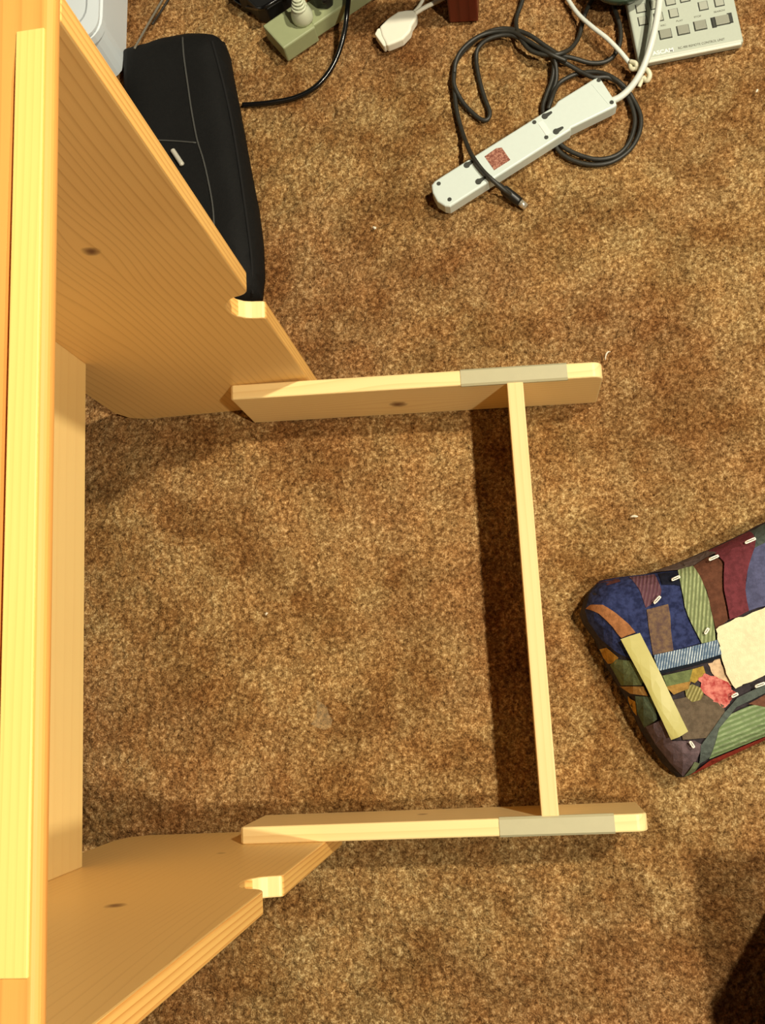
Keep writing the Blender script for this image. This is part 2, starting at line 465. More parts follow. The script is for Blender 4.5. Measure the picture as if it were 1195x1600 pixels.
P = [
 ('navy denim patch', [(122, 600), (150, 500), (205, 435), (320, 410), (480, 395), (620, 390), (650, 590), (735, 785), (480, 860), (360, 870), (290, 835), (210, 760), (140, 660)], cloth('navy_denim', (52, 62, 112), second=(30, 36, 68)), 1, 2),
 ('small maroon patch at the corner', [(190, 440), (235, 420), (305, 412), (312, 445), (240, 468)], cloth('maroon_corner', (104, 56, 52)), 1, 2),
 ('mauve striped patch', [(365, 415), (500, 403), (525, 500), (515, 550), (440, 595), (410, 500)], cloth('mauve_weave', (128, 88, 96), stripes=(.3, .004, (92, 60, 70))), 1, 2),
 ('brown tweed patch', [(445, 605), (560, 575), (572, 640), (575, 720), (590, 835), (480, 850), (455, 700)], cloth('brown_tweed', (134, 104, 74), second=(92, 72, 70)), 1, 2),
 ('dark indigo patch', [(520, 400), (620, 392), (640, 480), (600, 470), (530, 470)], cloth('indigo', (26, 30, 48)), 1, 2),
 ('orange corduroy patch', [(125, 590), (150, 572), (210, 578), (280, 625), (345, 680), (385, 728), (310, 758), (265, 700), (190, 625)], cloth('orange_cord', (186, 118, 66)), 2, 3),
 ('green ribbed strip', [(620, 388), (660, 365), (700, 360), (740, 440), (780, 560), (800, 660), (815, 772), (740, 787), (690, 690), (650, 590), (630, 480)], cloth('green_rib', (176, 188, 128), stripes=(.18, .0042, (112, 122, 82))), 2, 2),
 ('taupe edge patch', [(465, 392), (640, 333), (800, 268), (835, 290), (760, 325), (705, 362), (620, 385)], cloth('taupe', (110, 92, 84)), 2, 3),
 ('maroon patch', [(800, 270), (1030, 160), (1035, 230), (1010, 310), (985, 400), (975, 500), (995, 610), (930, 645), (890, 660), (860, 500), (862, 350)], cloth('maroon', (126, 52, 60)), 2, 3),
 ('rust brown patch', [(706, 364), (790, 310), (862, 330), (890, 450), (905, 640), (815, 712), (800, 640), (770, 500)], cloth('rust', (116, 68, 46)), 2, 3),
 ('grey green patch', [(1034, 162), (1096, 128), (1420, -10), (1430, 220), (1100, 240), (1030, 280)], cloth('grey_green', (88, 98, 88)), 2, 3),
 ('slate blue patch', [(1020, 275), (1100, 235), (1430, 200), (1450, 480), (1096, 582), (995, 612), (975, 500), (990, 380)], cloth('slate_blue', (92, 94, 132)), 2, 3),
 ('ochre patch', [(205, 812), (238, 806), (298, 862), (285, 892), (252, 892)], cloth('ochre', (206, 148, 48)), 1, 2),
 ('green paisley patch', [(262, 900), (290, 870), (360, 880), (430, 980), (420, 1012), (325, 1012)], cloth('paisley', (112, 124, 78)), 1, 3),
 ('ochre leaf scrap', [(320, 1018), (430, 1018), (455, 1070), (370, 1058)], cloth('ochre_leaf', (190, 140, 68)), 1, 4),
 ('bluish green patch', [(392, 1070), (480, 1075), (505, 1195), (450, 1245), (412, 1165)], cloth('sea_green', (96, 112, 84)), 1, 2),
 ('yellow leaf scrap', [(362, 1072), (395, 1100), (412, 1180), (378, 1130)], cloth('yellow_leaf', (210, 154, 46)), 2, 3),
 ('olive patch', [(530, 960), (690, 925), (670, 1005), (560, 1035)], cloth('olive', (122, 136, 80)), 1, 3),
 ('ochre curled scrap', [(545, 1020), (680, 990), (670, 1030), (590, 1062)], cloth('ochre_curl', (188, 140, 62)), 2, 3),
 ('yellow ochre patch', [(675, 930), (750, 908), (762, 945), (705, 1000), (668, 985)], cloth('yellow_ochre', (196, 160, 58)), 1, 3),
 ('olive brown patch', [(590, 1090), (660, 1075), (760, 1065), (860, 1120), (865, 1160), (790, 1292), (640, 1305)], cloth('olive_brown', (118, 100, 78)), 1, 2),
 ('khaki checked scrap', [(650, 1030), (690, 1005), (735, 1025), (752, 1060), (735, 1090), (690, 1102), (660, 1075)], cloth('khaki', (190, 178, 106), stripes=(.5, .0035, (120, 112, 62))), 1, 3),
 ('mauve grey patch at the bottom corner', [(455, 1240), (530, 1195), (585, 1312), (700, 1308), (745, 1332), (710, 1440), (662, 1515), (590, 1440), (510, 1335)], cloth('mauve_grey', (116, 94, 98)), 1, 2),
 ('grey binding strip', [(735, 1335), (860, 1160), (930, 1080), (1096, 992), (1430, 880), (1440, 950), (1096, 1045), (925, 1130), (835, 1250), (795, 1400), (735, 1440)], cloth('grey_binding', (94, 104, 96)), 2, 2),
 ('sage green ribbed patch', [(832, 1245), (900, 1165), (1000, 1122), (1430, 1030), (1440, 1160), (1096, 1292), (790, 1412)], cloth('sage_rib', (156, 178, 124), stripes=(1.25, .0052, (108, 128, 84))), 2, 2),
 ('rust wedge patch', [(990, 1112), (1096, 1052), (1435, 950), (1432, 1030), (1096, 1132)], cloth('rust_wedge', (128, 80, 58)), 2, 3),
 ('red piping along the edge', [(700, 1505), (800, 1418), (1096, 1298), (1450, 1150), (1480, 1155), (1096, 1328), (860, 1438), (745, 1500)], cloth('red_edge', (190, 62, 44)), 1, 2),
 ('pale green scrap', [(705, 1425), (738, 1435), (722, 1485), (668, 1515)], cloth('pale_green', (128, 142, 98)), 1, 3),
 ('cream patch with torn edge', [(815, 712), (900, 665), (980, 638), (1096, 583), (1460, 500), (1480, 820), (1096, 945), (980, 1000), (920, 1030), (870, 950), (845, 860), (830, 780)], cloth('cream', (250, 236, 186), mott=.12), 4, 6),
 ('peach frayed scrap', [(775, 895), (842, 868), (880, 950), (925, 1028), (870, 1008), (800, 950)], cloth('peach', (236, 196, 150)), 3, 8),
 ('red yarn scrap', [(722, 985), (762, 948), (860, 985), (925, 1050), (890, 1112), (850, 1132), (765, 1065)], cloth('red_yarn', (186, 60, 58), second=(226, 140, 126)), 4, 10),
]
for lab, pts, mat, nn, jj in P:
    patch('patch', rag(pts, nn, jj) if nn > 1 else pts, mat, label=lab)
patch('band_shadow_edge', [(500, 900), (848, 832), (855, 862), (512, 955)], cloth('cuff_shade', (26, 34, 44)), .002, label='dark strip painted as shade under the knitted band')  # dark strip stands in for the shadow along the band's lower edge
patch('knitted_band', [(480, 850), (640, 815), (822, 768), (846, 845), (680, 895), (505, 935)], cloth('blue_knit', (206, 220, 226), second=(104, 128, 150), weave=500, stripes=(.25, .0028, (70, 92, 118))), .0035, thick=.003, label='blue and white knitted band')
# pins
m_pin = plain('pin_white', (250, 244, 226), .3, .03)
for (x, y, a, L) in [(1005, 232, .35, .0105), (808, 324, .35, .0095), (600, 437, .35, .008), (497, 555, .75, .0085), (1045, 1010, .3, .009), (912, 1065, .4, .006), (683, 1328, -1.1, .006), (762, 722, .9, .006)]:
    X, Y = c5(x, y); d = Vector((math.cos(a), math.sin(a), 0)) * L / 2
    zc = ch(X, Y) + .0082
    bm = bmesh.new()
    s = Vector((-d.y, d.x, 0)).normalized() * .0010
    pc = Vector((X, Y, zc))
    tube(bm, [pc - d + s, pc + d + s, pc + d * 1.12, pc + d - s, pc - d - s, pc - d * 1.12, pc - d + s], .0008, 6, 3)
    obj('pin', bm, m_pin, cushion, True)
# tape strip lying on the cushion
k = NT('masking_tape'); k.l(k.mix(k.noise(80, 2), lin((184, 176, 104)), lin((196, 188, 116))), k.b.inputs['Base Color']); k.b.inputs['Roughness'].default_value = .45
patch('tape_strip', [(303, 765), (352, 748), (405, 732), (520, 960), (662, 1258), (615, 1288), (575, 1305), (440, 1020)], k.m, .0065, label='pale yellow tape strip')

# ------------------------------------------------------------------ black bag
bag_px = [(196, 86), (256, 68), (300, 60), (336, 60), (351, 66), (358, 85), (363, 115), (372, 160), (384, 225), (393, 275), (403, 325), (410, 380), (412, 430), (408, 466), (360, 478), (280, 478), (198, 470)]
def bxy(px, py, z=.035): p = at(px, py, z); return (p.x, p.y)
b_poly = [bxy(*p, .010) for p in bag_px]
def bh(x, y):
    d = poly_dist((x, y), b_poly); t = min(1, d / .035)
    return .010 + .034 * math.sqrt(max(0, 1 - (1 - t) ** 2)) + .004 * noise.noise(Vector((x * 12, y * 12, 4))) * t
bp = Vector((*bxy(310, 260), 0))
bag = thing('bag', 'flat black fabric bag with grey piping lying behind the desk panel', 'bag', bp)
k = NT('black_nylon'); k.l(k.mix(k.noise(240, 3), lin((8, 8, 8)), lin((20, 20, 18))), k.b.inputs['Base Color']); k.b.inputs['Roughness'].default_value = .75; k.b.inputs['Specular IOR Level'].default_value = .25
k.bump(k.noise(700, 1), .4, .001)
obj('bag_body', fill_body(b_poly, .011, bh, .001), k.m, bag, True)
m_pipe = plain('grey_piping', (70, 70, 66), .6)
def on_bag(px, py, lift=.001):
    x, y = bxy(px, py, .043); return Vector((x, y, bh(x, y) + lift))
bm = bmesh.new(); tube(bm, [on_bag(*p) for p in [(285, 58), (288, 90), (294, 135), (300, 175), (308, 218), (318, 250), (326, 285), (333, 325), (336, 370)]], .0013, 8, 5)
obj('piping', bm, m_pipe, bag, True)
bm = bmesh.new(); tube(bm, [on_bag(*p) for p in [(240, 221), (262, 221), (285, 222), (307, 224)]], .0011, 8, 4)
obj('piping', bm, m_pipe, bag, True)
m_seam = plain('black_seam', (10, 10, 9), .9)
bm = bmesh.new(); tube(bm, [on_bag(*p) for p in [(330, 62), (345, 120), (358, 180), (370, 250), (382, 330), (390, 400), (388, 450)]], .0018, 8, 5)
obj('seam', bm, m_seam, bag, True)
a, b = on_bag(271, 237, .003), on_bag(287, 261, .003)
bm = bmesh.new(); tube(bm, [a, a.lerp(b, .1), a.lerp(b, .5), b.lerp(a, .1), b], .003, 10, 3, radii=[.0018, .0036, .0036, .0036, .0036, .0036, .0018])
obj('zip_pull', bm, plain('zip_metal', (196, 192, 176), .35), bag, True, label='pale grey zip pull')

# ------------------------------------------------------------------ white tub beyond the desk
def roundrect(cx, cy, ux, uy, hx, hy, r, n=6):
    out = []
    for sx, sy, a0 in ((1, 1, 0), (-1, 1, 90), (-1, -1, 180), (1, -1, 270)):
        for i in range(n + 1):
            a = math.radians(a0 + 90 * i / n)
            lx = sx * (hx - r) + math.cos(a) * r; ly = sy * (hy - r) + math.sin(a) * r
            out.append((cx + ux[0] * lx + uy[0] * ly, cy + ux[1] * lx + uy[1] * ly))
    return out
tr = at(208, -40, 0); br = at(203, 127, 0)
uy = (tr - br); uy.z = 0; uy.normalize(); ux = Vector((uy.y, -uy.x, 0))
hx, hy = .15, .17
cc = br - ux * (hx - .004) + uy * (hy - .012)
tub = thing('storage_tub', 'white plastic storage tub on the carpet behind the desk at the upper left', 'tub', (cc.x, cc.y, 0))
m_tub = plain('white_plastic_tub', (226, 236, 240), .35, .03, 20)
bm = bmesh.new(); rows = []
prof = [(-.010, .001, .03), (0, .012, .035), (.001, .085, .035), (.004, .088, .037), (.004, .100, .037), (-.002, .103, .035), (-.006, .102, .03), (-.012, .094, .03), (-.014, .012, .03), (-.02, .008, .03)]
for off, z, r in prof:
    rows.append([bm.verts.new((x, y, z)) for x, y in roundrect(cc.x, cc.y, ux, uy, hx + off - .006, hy + off - .006, r)])
for i in range(len(rows) - 1):
    n = len(rows[0])
    for j in range(n): bm.faces.new((rows[i][j], rows[i][(j + 1) % n], rows[i + 1][(j + 1) % n], rows[i + 1][j]))
bm.faces.new(rows[0][::-1]); bm.faces.new(rows[-1])
bmesh.ops.recalc_face_normals(bm, faces=bm.faces)
obj('tub_body', bm, m_tub, tub)
# shallow lid panel
bm = bmesh.new(); rr = [[bm.verts.new((x, y, z)) for x, y in roundrect(cc.x, cc.y, ux, uy, hx + o, hy + o, .03)] for o, z in ((-.004, .104), (-.004, .108), (-.02, .109), (-.024, .106))]
for i in range(3):
    n = len(rr[0])
    for j in range(n): bm.faces.new((rr[i][j], rr[i][(j + 1) % n], rr[i + 1][(j + 1) % n], rr[i + 1][j]))
bm.faces.new(rr[0][::-1]); bm.faces.new(rr[-1]); bmesh.ops.recalc_face_normals(bm, faces=bm.faces)
obj('lid', bm, m_tub, tub)

# ------------------------------------------------------------------ white power strip lying face down
def z4(x, y): return (660 + x / 3.734, 100 + y / 3.734)
ZP = .027
m_ps = plain('white_grey_plastic', (212, 224, 216), .38, .03, 200)
m_hole = plain('dark_hole', (62, 64, 58), .8)
ps_pts = [(52, 705), (70, 682), (110, 655), (770, 241), (790, 214), (1000, 84), (1020, 78), (1042, 88), (1130, 222), (1134, 238), (1118, 250), (885, 364), (868, 372), (862, 385), (160, 832), (130, 828), (85, 800), (58, 750)]
pc = at(*z4(590, 470), 0)
strip = thing('power_strip', 'white power strip lying face down on the carpet under a black cable', 'power strip', (pc.x, pc.y, 0))
top = [at(*z4(*p), ZP) for p in ps_pts]
bm = prism([Vector((p.x, p.y, .0085)) for p in top], (0, 0, ZP - .0085))
bevel(bm, .0025, 3, [e for e in bm.edges if all(v.co.z > ZP - 1e-5 for v in e.verts)])
obj('body', bm, m_ps, strip)
def on_ps(x, y, z=ZP): return at(*z4(x, y), z)
along = (on_ps(775, 243) - on_ps(110, 655)).normalized(); acr = Vector((-along.y, along.x, 0))
for x, y in [(95, 700), (158, 792), (652, 342), (722, 430), (1028, 97), (1103, 226)]:
    bm = bmesh.new(); cyl(bm, on_ps(x, y, ZP - .0008), (0, 0, 1), .0028, .0028, .0012, 16)
    o = obj('screw', bm, m_hole, strip)
for x, y in [(262, 588), (330, 684), (717, 303), (783, 392)]:
    c = on_ps(x, y, ZP)
    prof = []
    for i in range(13):
        a = math.pi * (.25 + 1.5 * i / 12); prof.append((math.cos(a) * .0042 - .001, math.sin(a) * .0042))
    prof += [(.0095, -.0016), (.0102, 0), (.0095, .0016)]
    bm = prism([c + along * u + acr * v + Vector((0, 0, -.0006)) for u, v in prof], (0, 0, .001))
    obj('keyhole', bm, m_hole, strip)
# centre raised label and red-brown sticker
k = NT('rating_sticker'); k.l(k.mix(k.ramp(k.noise(380, 3, .7), [(.42, (0, 0, 0, 1)), (.6, (1, 1, 1, 1))]), lin((120, 62, 46)), lin((186, 132, 108))), k.b.inputs['Base Color']); k.b.inputs['Roughness'].default_value = .5
st = [(362, 540), (430, 492), (462, 488), (512, 560), (418, 620)]
obj('sticker', prism([on_ps(x, y, ZP + .0001) for x, y in st], (0, 0, .0004)), k.m, strip, label='small red-brown rating sticker')
obj('pale_label', prism([on_ps(x, y, ZP + .0001) for x, y in [(672, 345), (702, 330), (752, 400), (722, 418)]], (0, 0, .0004)), plain('label_white', (240, 240, 232), .4), strip)
obj('moulded_line', prism([on_ps(x, y, ZP - .0003) for x, y in [(985, 120), (990, 117), (1088, 232), (1083, 236)]], (0, 0, .0006)), m_ps, strip)
# cord
m_wc = plain('white_cord', (224, 230, 220), .35, .03)
def path(pts):  # (px, py, z)
    return [at(*p) for p in pts]
cordpts = [(950, 160, .014), (968, 152, .016), (984, 138, .020), (999, 117, .027), (1010, 92, .034), (1019, 62, .040), (1026, 30, .043), (1030, 0, .045), (1031, -40, .045), (1025, -110, .038), (1010, -180, .03), (990, -260, .006)]
bm = bmesh.new(); tube(bm, path(cordpts), .0044, 12, 7)
obj('cord', bm, m_wc, strip, True)

# thin white cord with knotted end passing under
wc = thing('white_cable', 'thin white cord with knotted end crossing beside the grey remote unit', 'cord', at(940, 50, 0))
bm = bmesh.new(); tube(bm, path([(850, -60, .004), (885, -4, .006), (903, 22, .012), (925, 42, .018), (948, 60, .020), (968, 80, .018), (984, 99, .014), (992, 104, .012), (1003, 113, .010)]), .0031, 10, 7)
obj('cord', bm, m_wc, wc, True)
bm = bmesh.new()
tube(bm, path([(984, 96, .017), (993, 99, .020), (994, 107, .018), (986, 107, .016), (984, 98, .014)]), .0030, 8, 5)
tube(bm, path([(1003, 112, .010), (1010, 109, .014), (1015, 117, .013), (1011, 126, .009), (1004, 121, .008)]), .0034, 8, 5)
tube(bm, path([(1005, 121, .009), (1001, 129, .006), (998, 136, .004)]), .0028, 8, 4)
obj('knot', bm, plain('cord_knot', (226, 222, 190), .4), wc, True)

# ------------------------------------------------------------------ coiled black cable
def z3(x, y): return (680 + x / 3.515, y / 3.515)
m_bk = NT('black_rubber'); m_bk.l(m_bk.mix(m_bk.noise(200, 2), lin((30, 30, 26)), lin((56, 54, 46))), m_bk.b.inputs['Base Color']); m_bk.b.inputs['Roughness'].default_value = .5; m_bk = m_bk.m
cab = thing('audio_cable', 'coiled black audio cable with a round metal plug under and over the power strip', 'cable', at(860, 150, 0))
def strand(bm, pts, z, r=.0030):
    P = []
    for p in pts:
        zz = z if len(p) < 3 else p[2]
        q = z3(p[0], p[1]); P.append(at(q[0], q[1], zz))
    tube(bm, P, r, 10, 6)
bm = bmesh.new()
# plug strand: over the strip, up, round the top of the coil
strand(bm, [(420, 1075, .014), (380, 1045, .024), (310, 985, .0325), (255, 930, .0325), (205, 860, .031), (180, 810, .020), (150, 730, .008), (120, 620, .005), (105, 500, .005), (102, 400, .005), (125, 320, .006),
            (190, 245, .007), (270, 185, .008), (360, 158, .008), (440, 165, .010), (520, 195, .012), (600, 250, .012), (680, 300, .012), (760, 320, .010), (850, 345, .006), (930, 340, .005), (985, 300, .005), (1015, 230, .005), (1015, 150, .005), (995, 80, .005), (975, 20, .006), (960, -60, .006)], .005)
# bundle strand that runs on into the round loop under the strip
strand(bm, [(102, 400, .010), (105, 470, .009), (150, 560, .005), (215, 630, .004), (262, 660, .004), (292, 650, .004), (298, 610, .004), (268, 530, .004), (240, 430, .004), (225, 330, .005), (235, 265, .008), (290, 215, .012), (380, 192, .013), (450, 205, .014),
            (520, 250, .014), (590, 285, .015), (650, 310, .016), (730, 355, .012), (800, 395, .010), (870, 425, .010), (945, 425, .008), (1010, 460, .006), (1050, 520, .005), (1085, 600, .005), (1095, 680, .005), (1065, 780, .005), (1000, 850, .005), (900, 875, .005), (800, 855, .005), (700, 805, .005),
            (640, 730, .004), (600, 660, .004), (590, 590, .004), (610, 520, .004), (640, 440, .005), (650, 370, .008), (645, 310, .010)], .005)
strand(bm, [(640, 300, .018), (660, 350, .012), (665, 430, .006), (645, 500, .004), (625, 570, .004), (625, 680, .003), (655, 790, .004), (700, 850, .004), (780, 890, .004), (880, 905, .004), (980, 885, .004), (1070, 820, .004), (1120, 730, .004), (1128, 640, .004), (1095, 560, .004), (1050, 490, .007), (980, 430, .009),
            (900, 398, .006), (800, 400, .004), (720, 430, .004), (670, 470, .004), (640, 540, .010), (620, 600, .010)], .005)
strand(bm, [(490, -40, .005), (470, 30, .005), (448, 90, .006), (445, 150, .010), (470, 215, .016), (520, 275, .018), (590, 300, .019), (650, 300, .020), (700, 290, .018), (745, 265, .012), (785, 210, .006), (805, 140, .005), (825, 70, .005), (860, 0, .005), (900, -60, .005)], .005)
strand(bm, [(103, 420, .004), (112, 340, .009), (150, 270, .012), (230, 205, .014), (320, 175, .014), (420, 175, .016), (500, 220, .020), (570, 262, .021), (640, 300, .022), (720, 335, .016)], .01)
obj('cord', bm, m_bk, cab, True)
a = at(788, 297, .0155); b = at(812, 316, .008)
ax = (b - a)
bm = bmesh.new(); tube(bm, [a - ax * .5, a - ax * .1, a, a + ax * .5, b], .005, 14, 4, radii=[.0036, .0040, .0060, .0064, .0064, .0062])
for i in range(4):
    p = a - ax * (.42 - .1 * i); tube(bm, [p, p + ax * .04], .0046, 12, 1)
obj('plug', bm, plain('plug_black', (22, 22, 20), .4), cab, True)
bm = bmesh.new(); cyl(bm, b - ax * .02, ax, .0048, .0048, .011, 20)
tube(bm, [b + ax * .34, b + ax * .40], .0030, 12, 1)
obj('plug_tip', bm, plain('nickel', (226, 218, 196), .25, .02, metal=.7), cab, True, label='shiny metal plug tip')

# glossy black cable from the grey strip into the bag
gc = thing('power_cable', 'glossy black cable curving from the green-grey strip down to the black bag', 'cable', at(500, 130, 0))
mg = plain('glossy_black', (16, 16, 16), .18, .05)
bm = bmesh.new(); tube(bm, path([(546, -60, .04), (545, -10, .040), (542, 20, .038), (538, 50, .030), (528, 85, .018), (512, 115, .010), (490, 138, .006), (460, 153, .004), (425, 160, .004), (397, 163, .004), (379, 164, .004)]), .0036, 12, 7)
obj('cord', bm, mg, gc, True)

# thin grey cable at the top left, over the bag's top edge
tc = thing('thin_cable', 'thin grey cable running down beside the white storage tub onto the bag', 'cable', at(235, 40, 0))
bm = bmesh.new(); tube(bm, path([(275, -40, .004), (258, -8, .005), (243, 18, .012), (229, 42, .026), (219, 60, .034), (210, 76, .042)]), .0016, 8, 6)
obj('cord', bm, plain('grey_cable', (120, 114, 100), .5), tc, True)
bm = bmesh.new(); tube(bm, path([(284, -40, .004), (266, -6, .004), (250, 20, .006), (238, 38, .012)]), .0016, 8, 6)
obj('strand', bm, plain('dark_cable', (40, 34, 26), .6), tc, True)

# ------------------------------------------------------------------ green-grey outlet strip
gp = thing('outlet_strip', 'green-grey outlet strip with a pale plug in it at the top edge', 'power strip', at(470, 50, 0))
m_gg = plain('green_grey_plastic', (158, 166, 124), .5, .06, 120)
def gpt(x, y, z=.030): return at(320 + x / 4.979, y / 4.979, z)
tp = [gpt(450, 205), gpt(612, 385), gpt(862, 215), gpt(700, 35)]
bm = prism([Vector((p.x, p.y, .002)) for p in tp], (0, 0, .030), .0022, 2)
obj('body', bm, m_gg, gp)
d = (tp[2] - tp[1]); d.z = 0; dn = d.normalized(); nn = Vector((-dn.y, dn.x, 0))
s0 = tp[2] + nn * .006 - dn * .001
wdt = (tp[0] - tp[1]).length - .012
q = [s0, s0 + dn * .20, s0 + dn * .20 + nn * wdt, s0 + nn * wdt]
bm = prism([Vector((p.x, p.y, .002)) for p in q], (0, 0, .026), .0022, 2)
obj('outlet_section', bm, m_gg, gp)
# pale plug
pg = thing('plug', 'translucent pale plug standing in the green-grey outlet strip', 'plug', gpt(765, 130, .032))
b0 = gpt(765, 150, .032)
bm = bmesh.new(); hgt = [(0, .0135), (.004, .0145), (.010, .0145), (.018, .0125), (.024, .010), (.026, .008)]
rows = []
for z, r in hgt:
    rows.append([bm.verts.new(b0 + Vector((math.cos(a) * r * 1.05, math.sin(a) * r, z + .0003))) for a in [2 * math.pi * i / 20 for i in range(20)]])
for i in range(len(rows) - 1):
    for j in range(20): bm.faces.new((rows[i][j], rows[i][(j + 1) % 20], rows[i + 1][(j + 1) % 20], rows[i + 1][j]))
bm.faces.new(rows[0][::-1]); bm.faces.new(rows[-1])
m_pl = plain('pale_plug', (206, 212, 184), .3, .05)
obj('body', bm, m_pl, pg, True)
bm = bmesh.new()
for i in range(4):
    c = b0 + Vector((0, .002 * i, .026 + i * .003)); ring = [c + Vector((math.cos(2 * math.pi * t / 16), math.sin(2 * math.pi * t / 16), 0)) * (.0095 - i * .0012) for t in range(17)]
    tube(bm, ring, .0019, 6, 0)
tube(bm, [b0 + Vector((0, 0, .024)), b0 + Vector((0, .006, .038)), b0 + Vector((-.002, .03, .05)), b0 + Vector((-.006, .09, .04))], .0034, 10, 6)
obj('strain_relief', bm, m_pl, pg, True)
# black plugs / adapter and cables at the top edge
m_blk = plain('matt_black_plastic', (18, 18, 17), .5)
ad = thing('power_adapter', 'black power adapter at the top edge left of the green-grey strip', 'adapter', at(400, -10, 0))
bm = prism([Vector((*at(px, py, .03).xy, .002)) for px, py in [(352, -50), (372, -4), (385, 0), (400, 14), (418, 17), (440, 3), (455, -12), (440, -60)]], (0, 0, .032), .003, 3)
obj('body', bm, m_blk, ad)
bm = bmesh.new(); tube(bm, path([(345, -45, .006), (362, -6, .010), (385, 10, .012), (408, 13, .036), (425, 4, .040), (450, -10, .036)]), .0028, 10, 6)
obj('cord', bm, mg, ad, True)
bp2 = thing('plug', 'black plug in the green-grey outlet strip beside the pale plug', 'plug', gpt(925, 20, .028))
bm = prism([gpt(x, y, .0284) for x, y in [(850, -60), (850, 45), (875, 70), (960, 75), (1000, 45), (1000, -60)]], (0, 0, .02), .002, 2)
obj('body', bm, m_blk, bp2)
bm = bmesh.new(); tube(bm, [gpt(925, 20, .048), gpt(925, -20, .056), gpt(900, -150, .05), gpt(860, -400, .01)], .0032, 10, 6)
obj('cord', bm, m_blk, bp2, True)

# ------------------------------------------------------------------ white extension plug
def z2(x, y, z): return at(560 + x / 5.43, y / 5.43, z)
ex = thing('extension_plug', 'flat white extension cord end lying on the carpet near the wooden leg', 'plug', z2(320, 230, 0))
m_ex = plain('white_rubber', (244, 242, 222), .4, .03)
ol = [(175, 225), (250, 150), (335, 92), (400, 82), (462, 78), (498, 112), (490, 152), (452, 210), (440, 262), (375, 330), (300, 362), (238, 385), (195, 300)]
bm = prism([Vector((*z2(x, y, .018).xy, .002)) for x, y in ol], (0, 0, .016), .003, 3)
obj('body', bm, m_ex, ex)
bm = prism([Vector((*z2(x, y, .017).xy, .003)) for x, y in [(136, 285), (158, 240), (180, 232), (232, 372), (228, 388), (208, 386)]], (0, 0, .0135), .002, 2)
obj('face_plate', bm, m_ex, ex)
bm = bmesh.new(); tube(bm, [z2(480, 115, .011), z2(560, 65, .010), z2(690, 0, .006), z2(830, -80, .004), z2(1000, -260, .003)], .0031, 10, 6)
tube(bm, [z2(475, 100, .010), z2(510, 60, .006), z2(545, 0, .003), z2(600, -120, .003), z2(700, -300, .003)], .0026, 10, 6)
obj('cord', bm, m_ex, ex, True)

# ------------------------------------------------------------------ reddish wooden leg
lg0 = at(702, 36, 0); lg1 = at(747, 34, 0)
lw = (lg1 - lg0).length; dx = (lg1 - lg0).normalized(); dy = Vector((-dx.y, dx.x, 0))
leg = thing('furniture_leg', 'reddish-brown square wooden furniture leg standing at the top edge', 'furniture leg', (lg0 + lg1) / 2 + dy * lw / 2)
bm = prism([lg0, lg1, lg1 + dy * lw, lg0 + dy * lw], (0, 0, .34), .002, 2)
obj('post', bm, wood('mahogany', (112, 46, 30), (62, 22, 14), 'Z', ('X', 'Y'), .012, .02, (), .6, 1), leg)

# ------------------------------------------------------------------ grey remote control unit
ZR = .016
def z0(x, y, z=ZR): return at(940 + x / 4.686, y / 4.686, z)
A = z0(268, 478); B_ = z0(1052, 322); TL = z0(150, 40)
U = (B_ - A).normalized(); V = Vector((-U.y, U.x, 0))
rem = thing('remote_control', 'grey remote control unit with square keys at the upper right', 'remote control', (A.x, A.y, 0))
wr = (B_ - A).length; vr = .175
m_rm = plain('grey_plastic', (188, 196, 180), .45, .04, 300)
m_rmk = plain('grey_key', (150, 152, 136), .5, .05, 300)
foot_ = [Vector(((A + U * a + V * b).x, (A + U * a + V * b).y, .002)) for a, b in ((.001, .004), (wr - .001, .004), (wr - .001, vr), (.001, vr))]
bm = prism(foot_, (0, 0, ZR - .002), .0028, 3)
obj('case', bm, m_rm, rem)
bm = prism([A + U * .004 + V * .0018 - Vector((0, 0, .002)), A + U * (wr - .004) + V * .0018 - Vector((0, 0, .002)), A + U * (wr - .004) + V * .0078 + Vector((0, 0, .0004)), A + U * .004 + V * .0078 + Vector((0, 0, .0004))], (0, 0, -.004), .0008, 2)
obj('front_lip', bm, plain('grey_lip', (206, 206, 186), .4, .03), rem)
def uv(x, y):
    p = z0(x, y) - A; return p.dot(U), p.dot(V)
def key(x, y, w=.0145, hh=.0125, mat=m_rmk, name='key', lift=.0022, label=None):
    u, v = uv(x, y); c = A + U * u + V * v
    rim = prism([c + U * a + V * b + Vector((0, 0, .0002)) for a, b in ((-w / 2 - .001, -hh / 2 - .001), (w / 2 + .001, -hh / 2 - .001), (w / 2 + .001, hh / 2 + .001), (-w / 2 - .001, hh / 2 + .001))], (0, 0, -.001))
    obj('key_recess', rim, m_hole, rem)
    bm = prism([c + U * a + V * b for a, b in ((-w / 2, -hh / 2), (w / 2, -hh / 2), (w / 2, hh / 2), (-w / 2, hh / 2))], (0, 0, lift), .0005, 2)
    return obj(name, bm, mat, rem, label=label)
for x, y in [(465, 250), (595, 220), (720, 187)]: key(x, y)
key(880, 150, .0175, .0125, name='key')
for x, y in ((818, 166), (940, 132)):
    key(x, y, .0040, .0135, mat=m_hole, lift=.0012, label='dark end of the wide key')
m_k2 = plain('pale_grey_key', (174, 178, 162), .5, .05, 300)
for x, y in [(300, 154), (415, 126), (525, 98), (742, 44), (858, 16)]: key(x, y, .0105, .0115, m_k2, lift=.0016)
for x, y in [(285, 62), (390, 36), (500, 8), (606, -16), (716, -42), (830, -70)]: key(x, y, .0115, .0115, m_k2, lift=.0016)
for r_ in range(2, 6):
    for c_ in range(6):
        key(285 + 105 * c_ - 20 * r_ + 10, 62 - 26 * c_ - 92 * (r_ - 1), .0115, .0115, m_k2, lift=.0016)
